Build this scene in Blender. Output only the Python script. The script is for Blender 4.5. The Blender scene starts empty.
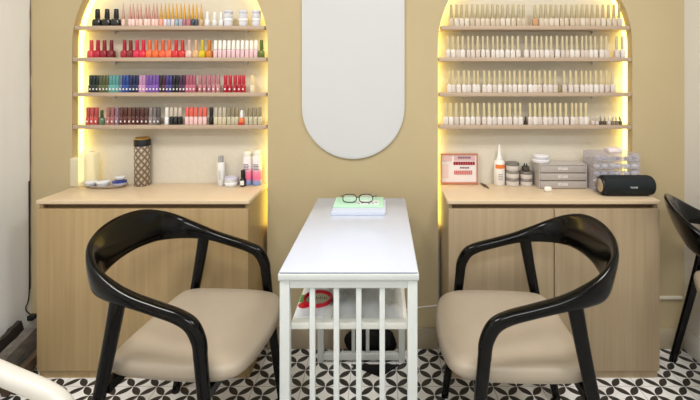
import bpy, bmesh, math, random
from mathutils import Vector, Matrix
random.seed(7)
SC = bpy.context.scene
COL = SC.collection
PI = math.pi
F, CX, CY, H = 430.0, 383.0, 76.0, 1.38      # focal length in px, principal point, eye height
YW, YB = 2.183, 2.270                         # wall face, niche back

def lin(c):
    return tuple((v/255/12.92 if v/255 <= .04045 else ((v/255+.055)/1.055)**2.4) for v in c[:3])

# ------------------------------------------------------------------ materials
def mat(name, rgb, rough=.5, metal=0, coat=0, trans=0, alpha=1, emit=0, spec=.5, ior=1.45, bump=None, var=None):
    m = bpy.data.materials.new(name); m.use_nodes = True
    nt = m.node_tree; b = nt.nodes['Principled BSDF']
    c = lin(rgb)
    b.inputs['Base Color'].default_value = (*c, 1)
    b.inputs['Roughness'].default_value = rough
    b.inputs['Metallic'].default_value = metal
    b.inputs['Coat Weight'].default_value = coat
    b.inputs['Coat Roughness'].default_value = .08
    b.inputs['Transmission Weight'].default_value = trans
    b.inputs['Alpha'].default_value = alpha
    b.inputs['IOR'].default_value = ior
    b.inputs['Specular IOR Level'].default_value = spec
    if emit:
        b.inputs['Emission Color'].default_value = (*c, 1); b.inputs['Emission Strength'].default_value = emit
    tc = nt.nodes.new('ShaderNodeTexCoord')
    if var:                                   # (scale vec, amount): soft mottling of the colour
        sv, amt = var
        mp = nt.nodes.new('ShaderNodeMapping'); mp.inputs['Scale'].default_value = sv
        nz = nt.nodes.new('ShaderNodeTexNoise'); nz.inputs['Scale'].default_value = 1; nz.inputs['Detail'].default_value = 6
        nz.inputs['Roughness'].default_value = .6
        nt.links.new(tc.outputs['Object'], mp.inputs[0]); nt.links.new(mp.outputs[0], nz.inputs['Vector'])
        rp = nt.nodes.new('ShaderNodeValToRGB')
        rp.color_ramp.elements[0].position = .3; rp.color_ramp.elements[1].position = .72
        rp.color_ramp.elements[0].color = (*[v*(1-amt) for v in c], 1); rp.color_ramp.elements[1].color = (*[min(1, v*(1+amt)) for v in c], 1)
        nt.links.new(nz.outputs['Fac'], rp.inputs[0]); nt.links.new(rp.outputs[0], b.inputs['Base Color'])
    if bump:                                  # (scale, strength)
        n2 = nt.nodes.new('ShaderNodeTexNoise'); n2.inputs['Scale'].default_value = bump[0]; n2.inputs['Detail'].default_value = 4
        bp = nt.nodes.new('ShaderNodeBump'); bp.inputs['Strength'].default_value = bump[1]; bp.inputs['Distance'].default_value = .004
        nt.links.new(tc.outputs['Object'], n2.inputs['Vector']); nt.links.new(n2.outputs['Fac'], bp.inputs['Height'])
        nt.links.new(bp.outputs[0], b.inputs['Normal'])
    return m

def floor_material():
    m = bpy.data.materials.new('patterned_tile'); m.use_nodes = True
    nt = m.node_tree; b = nt.nodes['Principled BSDF']; b.inputs['Roughness'].default_value = .28
    N = nt.nodes.new; L = nt.links.new
    def M(op, a, bb=None):
        n = N('ShaderNodeMath'); n.operation = op
        for i, v in enumerate((a, bb)):
            if v is None: continue
            if isinstance(v, (int, float)): n.inputs[i].default_value = v
            else: L(v, n.inputs[i])
        return n.outputs[0]
    tc = N('ShaderNodeTexCoord'); sp = N('ShaderNodeSeparateXYZ'); L(tc.outputs['Object'], sp.inputs[0])
    a = .1065
    x = M('SUBTRACT', sp.outputs[0], .063); y = M('SUBTRACT', sp.outputs[1], 1.911)
    # lattice turned by 45 degrees, nodes at half integers
    u = M('ADD', M('DIVIDE', M('ADD', x, y), a), .5 + 100)
    v = M('ADD', M('DIVIDE', M('SUBTRACT', x, y), a), .5 + 100)
    fu, fv = M('FRACT', u), M('FRACT', v)
    gu = M('MINIMUM', fu, M('SUBTRACT', 1, fu)); gv = M('MINIMUM', fv, M('SUBTRACT', 1, fv))
    mx, mn = M('MAXIMUM', gu, gv), M('MINIMUM', gu, gv)
    d = M('SQRT', M('ADD', M('POWER', M('SUBTRACT', 1, mx), 2), M('POWER', mn, 2)))
    mask = M('LESS_THAN', d, .690)
    # tile joints of 0.213 m
    def joint(s, off):
        f = M('FRACT', M('ADD', M('DIVIDE', s, a*2), off)); return M('LESS_THAN', f, .012)
    j = M('MAXIMUM', joint(x, 50.0), joint(y, 50.0))
    nz = N('ShaderNodeTexNoise'); nz.inputs['Scale'].default_value = 9; nz.inputs['Detail'].default_value = 5; L(tc.outputs['Object'], nz.inputs['Vector'])
    w = N('ShaderNodeValToRGB'); w.color_ramp.elements[0].position = .35; w.color_ramp.elements[1].position = .6
    w.color_ramp.elements[0].color = (*lin((236, 234, 230)), 1); w.color_ramp.elements[1].color = (*lin((250, 249, 247)), 1)
    L(nz.outputs['Fac'], w.inputs[0])
    k = N('ShaderNodeMix'); k.data_type = 'RGBA'; L(mask, k.inputs[0]); L(w.outputs[0], k.inputs[6]); k.inputs[7].default_value = (*lin((52, 50, 48)), 1)
    g = N('ShaderNodeMix'); g.data_type = 'RGBA'; L(M('MULTIPLY', j, M('SUBTRACT', 1, mask)), g.inputs[0]); L(k.outputs[2], g.inputs[6]); g.inputs[7].default_value = (*lin((176, 172, 165)), 1)
    L(g.outputs[2], b.inputs['Base Color'])
    return m

def wood(name, rgb, amt=.16, sx=45, sz=1.2, rough=.42):
    m = mat(name, rgb, rough)
    nt = m.node_tree; b = nt.nodes['Principled BSDF']; N = nt.nodes.new; L = nt.links.new
    tc = N('ShaderNodeTexCoord'); mp = N('ShaderNodeMapping'); mp.inputs['Scale'].default_value = (sx, 6 if sx > sz else sx, sz)
    L(tc.outputs['Object'], mp.inputs[0])
    n1 = N('ShaderNodeTexNoise'); n1.inputs['Scale'].default_value = 1; n1.inputs['Detail'].default_value = 8; n1.inputs['Roughness'].default_value = .65; n1.inputs['Distortion'].default_value = .4
    L(mp.outputs[0], n1.inputs['Vector'])
    mp2 = N('ShaderNodeMapping'); mp2.inputs['Scale'].default_value = (sx*.16, 2, sz*.35); L(tc.outputs['Object'], mp2.inputs[0])
    n2 = N('ShaderNodeTexNoise'); n2.inputs['Scale'].default_value = 1; n2.inputs['Detail'].default_value = 3; L(mp2.outputs[0], n2.inputs['Vector'])
    ad = N('ShaderNodeMath'); ad.operation = 'MULTIPLY_ADD'; L(n1.outputs['Fac'], ad.inputs[0]); ad.inputs[1].default_value = .6
    s2 = N('ShaderNodeMath'); s2.operation = 'MULTIPLY'; L(n2.outputs['Fac'], s2.inputs[0]); s2.inputs[1].default_value = .4; L(s2.outputs[0], ad.inputs[2])
    rp = N('ShaderNodeValToRGB'); c = lin(rgb)
    rp.color_ramp.elements[0].position = .34; rp.color_ramp.elements[1].position = .66
    rp.color_ramp.elements[0].color = (c[0]*(1-amt), c[1]*(1-amt*1.15), c[2]*(1-amt*1.35), 1)
    rp.color_ramp.elements[1].color = (*[min(1, v*(1+amt*.8)) for v in c], 1)
    L(ad.outputs[0], rp.inputs[0]); L(rp.outputs[0], b.inputs['Base Color'])
    return m

_mc = {}
def cm(rgb, rough=.3, **k):                   # cached plain colour
    key = (tuple(rgb), rough, tuple(sorted(k.items())))
    if key not in _mc: _mc[key] = mat('lacquer_%d_%d_%d' % tuple(rgb), rgb, rough, **k)
    return _mc[key]

M_WALL = mat('khaki_wall_paint', (188, 171, 134), .75, var=((1.5, 1.5, 1.1), .04), bump=(60, .15))
M_NICHE = mat('textured_cream_wall', (215, 207, 190), .8, bump=(38, .55))
M_WHITEWALL = mat('white_wall_panel', (236, 236, 234), .5, var=((5, 5, .8), .05))
M_ROOM = mat('off_white_wall', (232, 228, 220), .8)
M_CEIL = mat('ceiling_white', (240, 238, 234), .9)
M_FLOOR = floor_material()
M_WOOD = wood('pale_oak_veneer', (174, 149, 108))
M_WOODR = wood('pale_oak_veneer_grey', (170, 151, 122))
M_TOP = wood('oak_worktop', (222, 200, 168), .07, 2.5, 40, .35)
M_SHELF = wood('oak_shelf', (184, 162, 140), .08, 2.5, 40, .4)
M_DARK = mat('dark_gap', (132, 108, 78), .8)
M_LED = mat('warm_led', (255, 229, 118), .5, emit=4.6)
M_BLACK = mat('black_lacquer', (3, 3, 3), .16, coat=.0, spec=.3)
M_SEAT = mat('beige_leather', (172, 159, 141), .42, var=((7, 7, 7), .05), bump=(220, .06))
M_CREAM = mat('cream_lacquer', (206, 203, 195), .35, coat=.2)
M_CREAMSEAT = mat('cream_leather', (226, 219, 205), .45)
M_TABLE = mat('white_table_enamel', (208, 213, 211), .32, var=((14, 14, 14), .025))
M_GLASSTOP = mat('white_glass_top', (204, 211, 228), .16, coat=.3, var=((4, 4, 4), .02))  # cooler light on the tabletop is put into this bluish base colour
M_EDGE = mat('dark_seam', (60, 58, 70), .5)
M_PANEL = mat('frosted_white_panel', (205, 206, 206), .3)
M_RIM = mat('panel_rim', (212, 212, 210), .4)
M_BASE = mat('grey_tile_skirting', (176, 162, 138), .45, var=((8, 8, 8), .08))
M_METAL = mat('brushed_metal', (190, 188, 184), .3, metal=1)
M_GREY = mat('grey_acrylic', (176, 168, 163), .22, var=((30, 30, 30), .05))
M_CLEAR = mat('clear_acrylic', (225, 222, 232), .1, alpha=.42)
M_BLACKP = mat('black_plastic', (16, 17, 18), .45)
M_BAG = mat('black_bag', (9, 9, 10), .5, spec=.3)
M_PAPER = mat('white_paper', (236, 238, 244), .7)
M_FILM = mat('clear_plastic_film', (215, 218, 224), .12, alpha=.38, bump=(25, 1.0))

# ------------------------------------------------------------------ mesh building
class MB:
    def __init__(s): s.v = []; s.f = []; s.sm = []; s.mi = []
    def add(s, vs, fs, smooth=False, mi=0):
        o = len(s.v); s.v += [tuple(p) for p in vs]
        for f in fs: s.f.append([i+o for i in f]); s.sm.append(smooth); s.mi.append(mi)
        return s
    def box(s, x0, x1, y0, y1, z0, z1, bev=0, rot=0, mi=0, seg=2):
        bm = bmesh.new(); bmesh.ops.create_cube(bm, size=1)
        cx, cy, cz = (x0+x1)/2, (y0+y1)/2, (z0+z1)/2
        for v in bm.verts: v.co = Vector((v.co.x*(x1-x0), v.co.y*(y1-y0), v.co.z*(z1-z0)))
        if bev: bmesh.ops.bevel(bm, geom=list(bm.edges), offset=bev, segments=seg, profile=.5, affect='EDGES')
        bm.normal_update()
        R = Matrix.Rotation(rot, 3, 'Z')
        bm.verts.index_update()
        s.add([R @ v.co + Vector((cx, cy, cz)) for v in bm.verts], [[v.index for v in f.verts] for f in bm.faces], bool(bev), mi)
        bm.free(); return s
    def lathe(s, prof, c=(0, 0, 0), seg=20, axis='Z', sq=0, mi=0, ex=(1, 1)):
        """prof: list of (r, z); sq>0 squares the section; ex scales the section."""
        vs, fs = [], []
        n = len(prof)
        for r, z in prof:
            for k in range(seg):
                a = 2*PI*(k+.5)/seg; ca, sa = math.cos(a), math.sin(a)
                if sq:
                    e = 2/(2+sq); ca = math.copysign(abs(ca)**e, ca); sa = math.copysign(abs(sa)**e, sa)
                x, y = r*ca*ex[0], r*sa*ex[1]
                p = (x, y, z) if axis == 'Z' else ((z, x, y) if axis == 'X' else (x, z, -y))
                vs.append((p[0]+c[0], p[1]+c[1], p[2]+c[2]))
        for i in range(n-1):
            for k in range(seg):
                a, b = i*seg+k, i*seg+(k+1) % seg
                fs.append([a, b, b+seg, a+seg])
        fs.append(list(range(seg))[::-1]); fs.append([(n-1)*seg+k for k in range(seg)])
        return s.add(vs, fs, True, mi)
    def rings(s, rings, cap=True, closed=False, mi=0, smooth=True):
        k = len(rings[0]); vs = [p for r in rings for p in r]; fs = []
        m = len(rings)
        for i in range(m if closed else m-1):
            j = (i+1) % m
            for q in range(k):
                fs.append([i*k+q, i*k+(q+1) % k, j*k+(q+1) % k, j*k+q])
        if cap and not closed:
            fs.append(list(range(k))[::-1]); fs.append([(m-1)*k+q for q in range(k)])
        return s.add(vs, fs, smooth, mi)
    def tube(s, pts, r, seg=8, closed=False, mi=0):
        pts = [Vector(p) for p in pts]; n = len(pts); R = []
        rr = r if isinstance(r, (list, tuple)) else [r]*n
        up = None
        for i in range(n):
            a = pts[(i-1) % n] if (closed or i) else pts[0]; b = pts[(i+1) % n] if (closed or i < n-1) else pts[-1]
            t = (b-a).normalized()
            if up is None: up = Vector((0, 0, 1)) if abs(t.z) < .9 else Vector((1, 0, 0))
            nx = t.cross(up)
            if nx.length < 1e-4: nx = t.cross(Vector((0, 1, 0)))
            nx.normalize(); bz = nx.cross(t).normalized(); up = bz
            R.append([pts[i] + (nx*math.cos(2*PI*k/seg) + bz*math.sin(2*PI*k/seg))*rr[i] for k in range(seg)])
        return s.rings(R, True, closed, mi)
    def prism(s, poly, y0, y1, mi=0):
        """poly in (x,z), extruded along y"""
        n = len(poly)
        vs = [(x, y0, z) for x, z in poly] + [(x, y1, z) for x, z in poly]
        fs = [list(range(n)), [n+i for i in range(n)][::-1]] + [[i, i+n, (i+1) % n + n, (i+1) % n] for i in range(n)]
        return s.add(vs, fs, False, mi)
    def plate(s, poly, z0, z1, mi=0):
        n = len(poly)
        vs = [(x, y, z0) for x, y in poly] + [(x, y, z1) for x, y in poly]
        fs = [list(range(n))[::-1], [n+i for i in range(n)]] + [[i, (i+1) % n, (i+1) % n + n, i+n] for i in range(n)]
        return s.add(vs, fs, False, mi)
    def build(s, name, m, parent=None, off=None):
        off = Vector(off) if off is not None else (wl(parent) if parent else Vector((0, 0, 0)))
        me = bpy.data.meshes.new(name)
        me.from_pydata([tuple(Vector(p)-off) for p in s.v], [], s.f)
        for i, p in enumerate(me.polygons): p.use_smooth = s.sm[i]; p.material_index = s.mi[i]
        for mm in (m if isinstance(m, (list, tuple)) else [m]): me.materials.append(mm)
        bm = bmesh.new(); bm.from_mesh(me); bmesh.ops.recalc_face_normals(bm, faces=bm.faces); bm.to_mesh(me); bm.free()
        if any(s.sm):
            try: me.set_sharp_from_angle(angle=math.radians(50))
            except Exception: pass
        o = bpy.data.objects.new(name, me); COL.objects.link(o)
        if parent: o.parent = parent
        elif off.length: o.location = off
        return o

def wl(o):
    v = Vector((0, 0, 0))
    while o is not None: v += o.location; o = o.parent
    return v
def thing(name, loc, label=None, cat=None, group=None):
    o = bpy.data.objects.new(name, None); COL.objects.link(o); o.location = loc; o.empty_display_size = .05
    return tag(o, label, cat, group)
def tag(o, label=None, cat=None, group=None, kind=None):
    if label: o['label'] = label
    if cat: o['category'] = cat
    if group: o['group'] = group
    if kind: o['kind'] = kind
    return o
def dup(root, loc, rz=None, label=None, group=None):
    def cp(o, parent):
        c = o.copy(); COL.objects.link(c); c.parent = parent
        for ch in list(o.children): cp(ch, c)
        return c
    kids = list(root.children); r = root.copy(); COL.objects.link(r)
    for ch in kids: cp(ch, r)
    r.location = loc
    if rz is not None: r.rotation_euler = (0, 0, rz)
    if label: r['label'] = label
    if group: r['group'] = group
    return r
def struct(o): o['kind'] = 'structure'; return o
def px(x, y, Y):                               # a point seen at pixel (x, y), at depth Y
    return Vector(((x-CX)*Y/F, Y, H-(y-CY)*Y/F))
def catmull(P, n):
    P = [Vector(p) for p in P]; out = []
    Q = [P[0]*2-P[1]] + P + [P[-1]*2-P[-2]]
    for i in range(1, len(Q)-2):
        for k in range(n):
            t = k/n; a, b, c, d = Q[i-1], Q[i], Q[i+1], Q[i+2]
            out.append(.5*((2*b)+(c-a)*t+(2*a-5*b+4*c-d)*t*t+(3*b-a-3*c+d)*t**3))
    out.append(P[-1]); return out

# ------------------------------------------------------------------ the room
XL, XR, ZC = -1.79, 1.53, 2.75
AL = (-1.579, -.586); AR = (.279, 1.266)       # the two arched niches
ZS = 1.537                                     # where the arches spring
def arch(x0, x1, n=40, inset=0):
    c, r = (x0+x1)/2, (x1-x0)/2-inset
    return [(c-r*math.cos(PI*i/n), ZS+r*math.sin(PI*i/n)) for i in range(n+1)]
w = MB()
def rect(x0, x1, z0, z1): w.box(x0, x1, YW, YB, z0, z1)
rect(XL, AL[0], 0, ZS); rect(AL[1], AR[0], 0, ZS); rect(AR[1], XR+.01, 0, ZS)
xs = [XL, (AL[1]+AR[0])/2, XR+.01]
for (a0, a1), x0, x1 in ((AL, xs[0], xs[1]), (AR, xs[1], xs[2])):
    w.box(x0, x1, YW, YB, 2.06, ZC)
    P = arch(a0, a1)
    for i in range(len(P)-1):
        (xa, za), (xb, zb) = P[i], P[i+1]
        w.prism([(xa, za), (xb, zb), (xb, 2.06), (xa, 2.06)], YW, YB)
    w.box(x0, a0, YW, YB, ZS, 2.06); w.box(a1, x1, YW, YB, ZS, 2.06)
struct(w.build('wall_back', M_WALL))
struct(MB().box(-2.9, 2.9, YB, YB+.1, 0, ZC).build('wall_back_niches', M_NICHE))
struct(MB().box(XL-.1, XL, -2.4, YB, 0, ZC).build('wall_left', M_WHITEWALL))
struct(MB().box(XR, XR+.8, 2.07, YB, 0, ZC).build('wall_right_pier', mat('white_pier_paint', (226, 222, 214), .7)))
struct(MB().box(2.33, 2.43, -2.4, YB, 0, ZC).build('wall_right', M_ROOM))
struct(MB().box(XL-.1, 2.43, -2.5, -2.4, 0, ZC).build('wall_front', M_ROOM))
struct(MB().box(XL-.2, 2.6, -2.5, YB+.1, -.1, 0).build('floor', M_FLOOR))
struct(MB().box(XL-.2, 2.6, -2.5, YB+.1, ZC, ZC+.1).build('ceiling', M_CEIL))
struct(MB().box(AL[1], AR[0], YW-.012, YW, 0, .105, .002).build('baseboard_back', M_BASE))
struct(MB().box(AR[1], XR, YW-.012, YW, 0, .105, .002).build('baseboard_back.001', M_BASE))
struct(MB().box(XR-.012, XR, 2.06, YW-.013, 0, .11, .002).build('baseboard_right', mat('white_skirting', (222, 219, 212), .5)))
# ragged brown sealant line in the left corner
rp = [(XL+.003+random.uniform(-.001, .001), YW-.004, z) for z in [i*.05 for i in range(6, 55)]]
struct(MB().tube(rp, [random.uniform(.001, .0035) for _ in rp], 6).build('trim_corner', mat('brown_sealant', (112, 92, 70), .8)))

# arched white panel
def arched_poly(cx, r, zb, zt, n=24):
    P = [(cx-r*math.cos(PI*i/n), zb+r-r*math.sin(PI*i/n)) for i in range(n+1)]
    return P + [(cx+r*math.cos(PI*i/n), zt-r+r*math.sin(PI*i/n)) for i in range(n+1)]
pc, pr = (353.4-CX)/197, 51/197
zb = H-(158.5-CY)/197
t = thing('arched_mirror', (pc, YW-.001, zb), 'tall frosted grey-white arched panel with rounded bottom on the tan wall between niches', 'mirror')
MB().prism(arched_poly(pc, pr, zb, 2.4), YW-.012, YW-.0005).build('rim', M_RIM, t)
MB().prism(arched_poly(pc, pr-.006, zb+.006, 2.394), YW-.0145, YW-.0121).build('panel', M_PANEL, t)

# LED strips of the niches
def led(a, zl, zr, label):
    def P(d): return [(a[0]+d, z) for z in [zl+(ZS-zl)*i/6 for i in range(7)]] + arch(a[0], a[1], 30, d)[1:-1] + [(a[1]-d, ZS-(ZS-zr)*i/6) for i in range(7)]
    A, B = P(.0008), P(.0038)
    R = [[(A[i][0], 2.230, A[i][1]), (A[i][0], 2.267, A[i][1]), (B[i][0], 2.267, B[i][1]), (B[i][0], 2.230, B[i][1])] for i in range(len(A))]
    o = MB().rings(R, smooth=False).build('led_strip', M_LED, None, (a[0], 2.25, zl))
    tag(o, label, 'light strip', 'warm light strips edging the niches')
led(AL, .83, .6, 'glowing yellow light strip edging the arched niche that holds coloured polishes')
led(AR, .6, .6, 'glowing yellow light strip edging the arched niche full of nude-capped bottles')

# shelves
ZSH = [1.635, 1.474, 1.296, 1.131]
ORD = ['top', 'second', 'third', 'lowest']
for a, nm, bx in ((AL, 'coloured-polish', (108, 243)), (AR, 'nude-bottle', (465, 598))):
    for i, z in enumerate(ZSH):
        half = (a[1]-a[0])/2
        if z > ZS: half = math.sqrt(half**2-(z-ZS)**2)
        c = (a[0]+a[1])/2
        s_ = MB().box(c-half+.0055, c+half-.0055, YW-.004, YB-.001, z-.02, z, .0015).build('wooden_shelf', M_SHELF, None, (c, YW, z))
        tag(s_, '%s thin oak shelf of the arched niche on the %s side' % (ORD[i], nm), 'shelf', 'shelves of the arched niches')
        for b in bx:
            X = (b-CX)/195
            MB().box(X-.012, X+.012, YB-.03, YB-.001, z-.024, z-.0205).box(X-.003, X+.003, YB-.012, YB-.001, z-.034, z-.024).build('bracket', M_METAL, s_)

# ------------------------------------------------------------------ cabinets
def cabinet(x0, x1, doors, label, M_W):
    t = thing('cabinet', (x0, 1.965, 0), label, 'cabinet', 'low oak cabinets in the niches')
    YF, YK = 1.965, YB-.004
    MB().box(x0, x1, YF-.012, YK, .797, .815, .002).build('worktop', M_TOP, t)
    b = MB()
    b.box(x0+.004, x0+.022, YF+.004, YK, 0, .796).box(x1-.022, x1-.004, YF+.004, YK, 0, .796)
    b.box(x0+.022, x1-.022, YK-.012, YK, 0, .796)
    b.box(x0+.022, x1-.022, YF+.02, YK-.012, .04, .056)
    b.build('body', M_W, t)
    MB().box(x0+.024, x1-.024, YF+.022, YF+.026, .06, .796).build('recess', M_DARK, t)
    xs = [x0+.003+(x1-x0-.006)*i/doors for i in range(doors+1)]
    for i in range(doors):
        MB().box(xs[i]+.002, xs[i+1]-.002, YF-.014, YF+.003, .04, .776, .0015).build('door', M_W, t)
    MB().box(x0+.02, x1-.02, YF+.001, YF+.004, .0, .039).build('plinth', M_W, t)
    return t
cabinet(-1.5765, -.608, 1, 'low oak cabinet with one wide front under the coloured polish shelves', M_WOOD)
cabinet(.2935, 1.2605, 2, 'low oak cabinet with two doors under the nude bottle shelves', M_WOODR)

# ------------------------------------------------------------------ armchairs
def sweep(mb, path, ws, hs, leans, seg=16):
    """path: points; N is the plan outward side, B = the other axis. ws along N, hs along B"""
    R = []
    n = len(path)
    Bp = None
    for i in range(n):
        T = (path[min(i+1, n-1)]-path[max(i-1, 0)]).normalized()
        out = Vector((0, 0, 0)); p = path[i]
        horiz = Vector((T.x, T.y, 0))
        # outward plan normal: for upright stretches use the side direction
        side = Vector((0, 1 if p.y >= 0 else -1, 0))
        k = min(1, horiz.length/.5)
        if horiz.length > 1e-3:
            h = horiz.normalized(); nn = Vector((h.y, -h.x, 0))
            if nn.dot(Vector((p.x+.02 if p.x < -.1 else 0, p.y, 0))) < 0: nn = -nn
        else: nn = side
        N = (side*(1-k)+nn*k)
        N = (N-T*N.dot(T)).normalized()
        B = T.cross(N).normalized()
        if Bp is not None and B.dot(Bp) < 0: B = -B
        Bp = B
        a = leans[i]
        if B.z < 0 and abs(a) > 0: Bz = -B
        else: Bz = B
        N2 = N*math.cos(a)-Bz*math.sin(a); B2 = Bz*math.cos(a)+N*math.sin(a)
        if Bz is not B: B2 = -B2
        e = .8
        ring = []
        for q in range(seg):
            th = 2*PI*q/seg; c, s = math.cos(th), math.sin(th)
            c = math.copysign(abs(c)**e, c); s = math.copysign(abs(s)**e, s)
            ring.append(p+N2*c*ws[i]/2+B2*s*hs[i]/2)
        R.append(ring)
    # keep rings aligned: rotate/flip to nearest
    for i in range(1, n):
        best = None
        for rev in (False, True):
            r0 = R[i][::-1] if rev else R[i]
            for sft in range(seg):
                r1 = r0[sft:]+r0[:sft]
                d = sum((r1[q]-R[i-1][q]).length_squared for q in range(0, seg, 2))
                if best is None or d < best[0]: best = (d, r1)
        R[i] = best[1]
    mb.rings(R)

def make_chair(name, label, frame_m, seat_m):
    t = thing(name, (0, 0, 0), label, 'chair')
    #        u     v     z     w(N)  h(B)  lean
    half = [(.118, .274, .53, .036, .040, 0), (.112, .272, .58, .038, .043, 0), (.088, .270, .626, .040, .044, 0), (.045, .268, .651, .042, .040, 0),
            (-.03, .267, .673, .044, .038, 0), (-.11, .266, .695, .044, .042, .03), (-.175, .260, .713, .042, .060, .08),
            (-.243, .238, .734, .038, .088, .16), (-.292, .188, .759, .032, .116, .25), (-.315, .125, .778, .028, .134, .30), (-.326, .045, .788, .026, .140, .32)]
    full = half + [(u, -v, z, w_, h_, l) for u, v, z, w_, h_, l in half[::-1]]
    P = catmull([p[:3] for p in full], 6)
    S = catmull([p[3:] for p in full], 6)
    mb = MB(); sweep(mb, P, [s.x for s in S], [s.y for s in S], [s.z for s in S], 20)
    mb.build('backrest', frame_m, t)
    for sg in (1, -1):
        a = [Vector((.1183, .2742*sg, .532)), Vector((.136, .277*sg, .36)), Vector((.163, .281*sg, .15)), Vector((.182, .284*sg, 0))]
        p = catmull(a, 5); n = len(p)
        mb = MB(); sweep(mb, p, [.036-.008*i/(n-1) for i in range(n)], [.040-.010*i/(n-1) for i in range(n)], [0]*n, 20)
        mb.build('leg', frame_m, t)
        a = [Vector((-.152, .263*sg, .695)), Vector((-.176, .266*sg, .56)), Vector((-.220, .272*sg, .34)), Vector((-.292, .282*sg, 0))]
        p = catmull(a, 5); n = len(p)
        mb = MB(); sweep(mb, p, [.036-.008*i/(n-1) for i in range(n)], [.048-.017*i/(n-1) for i in range(n)], [0]*n, 20)
        mb.build('leg', frame_m, t)
    # seat rails
    mb = MB()
    def bar(a, b, w_=.022, h_=.04):
        a, b = Vector(a), Vector(b); d = (b-a).normalized(); n = Vector((-d.y, d.x, 0))*w_/2; z = Vector((0, 0, h_/2))
        mb.rings([[q-n-z, q+n-z, q+n+z, q-n+z] for q in (a, b)], smooth=False)
    for sg in (1, -1): bar((.115, .17*sg, .420), (-.182, .17*sg, .420), .03, .02)
    bar((-.195, .262, .415), (-.195, -.262, .415), .026, .03); bar((.128, .262, .415), (.128, -.262, .415), .026, .03)
    mb.build('seat_rail', frame_m, t)
    # upholstered seat
    hp = [(.240, 0), (.238, .07), (.230, .14), (.212, .198), (.172, .234), (.09, .249), (-.02, .250), (-.12, .246), (-.19, .234), (-.221, .195), (-.229, .10)]
    loop = [(u, v, 0) for u, v in hp] + [(-.229, 0, 0)] + [(u, -v, 0) for u, v in hp[:0:-1]]
    loop = loop + [loop[0]]
    C = catmull(loop, 4)[:-1]
    def ring(sc, z, dome=0):
        r = []
        for c in C:
            notch = 0
            r.append(Vector((c.x*sc, c.y*sc, z)))
        return r
    R = [ring(.90, .434), ring(.965, .436), ring(.99, .442), ring(1.0, .456), ring(.996, .468), ring(.98, .477), ring(.94, .4825), ring(.80, .485), ring(.6, .485), ring(.4, .484), ring(.2, .4835), ring(.03, .4835)]
    # front edge waterfalls slightly
    for r in R[3:]:
        for q in r:
            if q.x > .1: q.z -= .012*((q.x-.1)/.14)**2
            q.z += .004*(abs(q.y)/.26)**2
    MB().rings(R).build('seat', seat_m, t)
    return t
chair = make_chair('armchair', 'black curved armchair with beige seat before the one-fronted cabinet, facing the table', M_BLACK, M_SEAT)
chair['group'] = 'black armchairs'
chair.location = (-.640, 1.572, 0); chair.rotation_euler = (0, 0, math.radians(-5))
dup(chair, (.435, 1.560, 0), math.radians(180-2.6), 'black curved armchair with beige seat before the two-door cabinet, turned to the table')
dup(chair, (1.535, 1.70, 0), math.radians(-27), 'black armchair cut off by the frame edge beside the white pier')
c4 = make_chair('armchair', 'cream armchair whose glossy rounded arm fills the lower corner before the leaning boards', M_CREAM, M_CREAMSEAT)
c4.location = (-.867, .735, 0); c4.rotation_euler = (0, 0, math.radians(-8))

# ------------------------------------------------------------------ manicure table
s0 = 329.0; TX0, TX1, TY0, TY1 = -.316, .106, 1.307, 2.097
TZ = .785
t = thing('manicure_table', ((TX0+TX1)/2, 1.7, 0), 'narrow white slatted manicure table standing between the two facing armchairs', 'table')
MB().box(TX0, TX1, TY0, TY1, TZ-.004, TZ, .0012).build('glass_top', M_GLASSTOP, t)
tag(MB().box(TX0+.003, TX1-.003, TY0+.003, TY1-.003, TZ-.0062, TZ-.0042).build('seam', M_EDGE, t), 'thin dark seam under glass')
MB().box(TX0-.003, TX1+.003, TY0-.003, TY1, TZ-.026, TZ-.0065, .0015).build('tabletop', M_TABLE, t)
lw = .030
for x0 in (TX0+.001, TX1-.001-lw):
    for y0 in (TY0+.001, TY1-.001-lw):
        MB().box(x0, x0+lw, y0, y0+lw, 0, TZ-.0265, .002).build('leg', M_TABLE, t)
for y0 in (TY0+.003, TY1-.029):
    MB().box(TX0+lw+.001, TX1-lw-.001, y0, y0+.024, TZ-.052, TZ-.0268, .0015).build('rail', M_TABLE, t)
    MB().box(TX0+lw+.001, TX1-lw-.001, y0, y0+.024, .012, .044, .0015).build('stretcher', M_TABLE, t)
    for k in (.236, .41, .573, .743):
        xc = TX0+k*(TX1-TX0)
        MB().box(xc-.0083, xc+.0083, y0+.004, y0+.021, .0445, TZ-.0525, .0015).build('slat', M_TABLE, t)
for x0 in (TX0+.004, TX1-.028):
    MB().box(x0, x0+.024, TY0+lw+.001, TY1-lw-.001, TZ-.052, TZ-.0268, .0015).build('rail', M_TABLE, t)
ZT = .611
MB().box(TX0+.029, TX1-.029, TY0+.032, TY1-.032, ZT-.02, ZT, .0015).build('shelf', mat('shelf_white', (230, 230, 222), .4), t)

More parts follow.
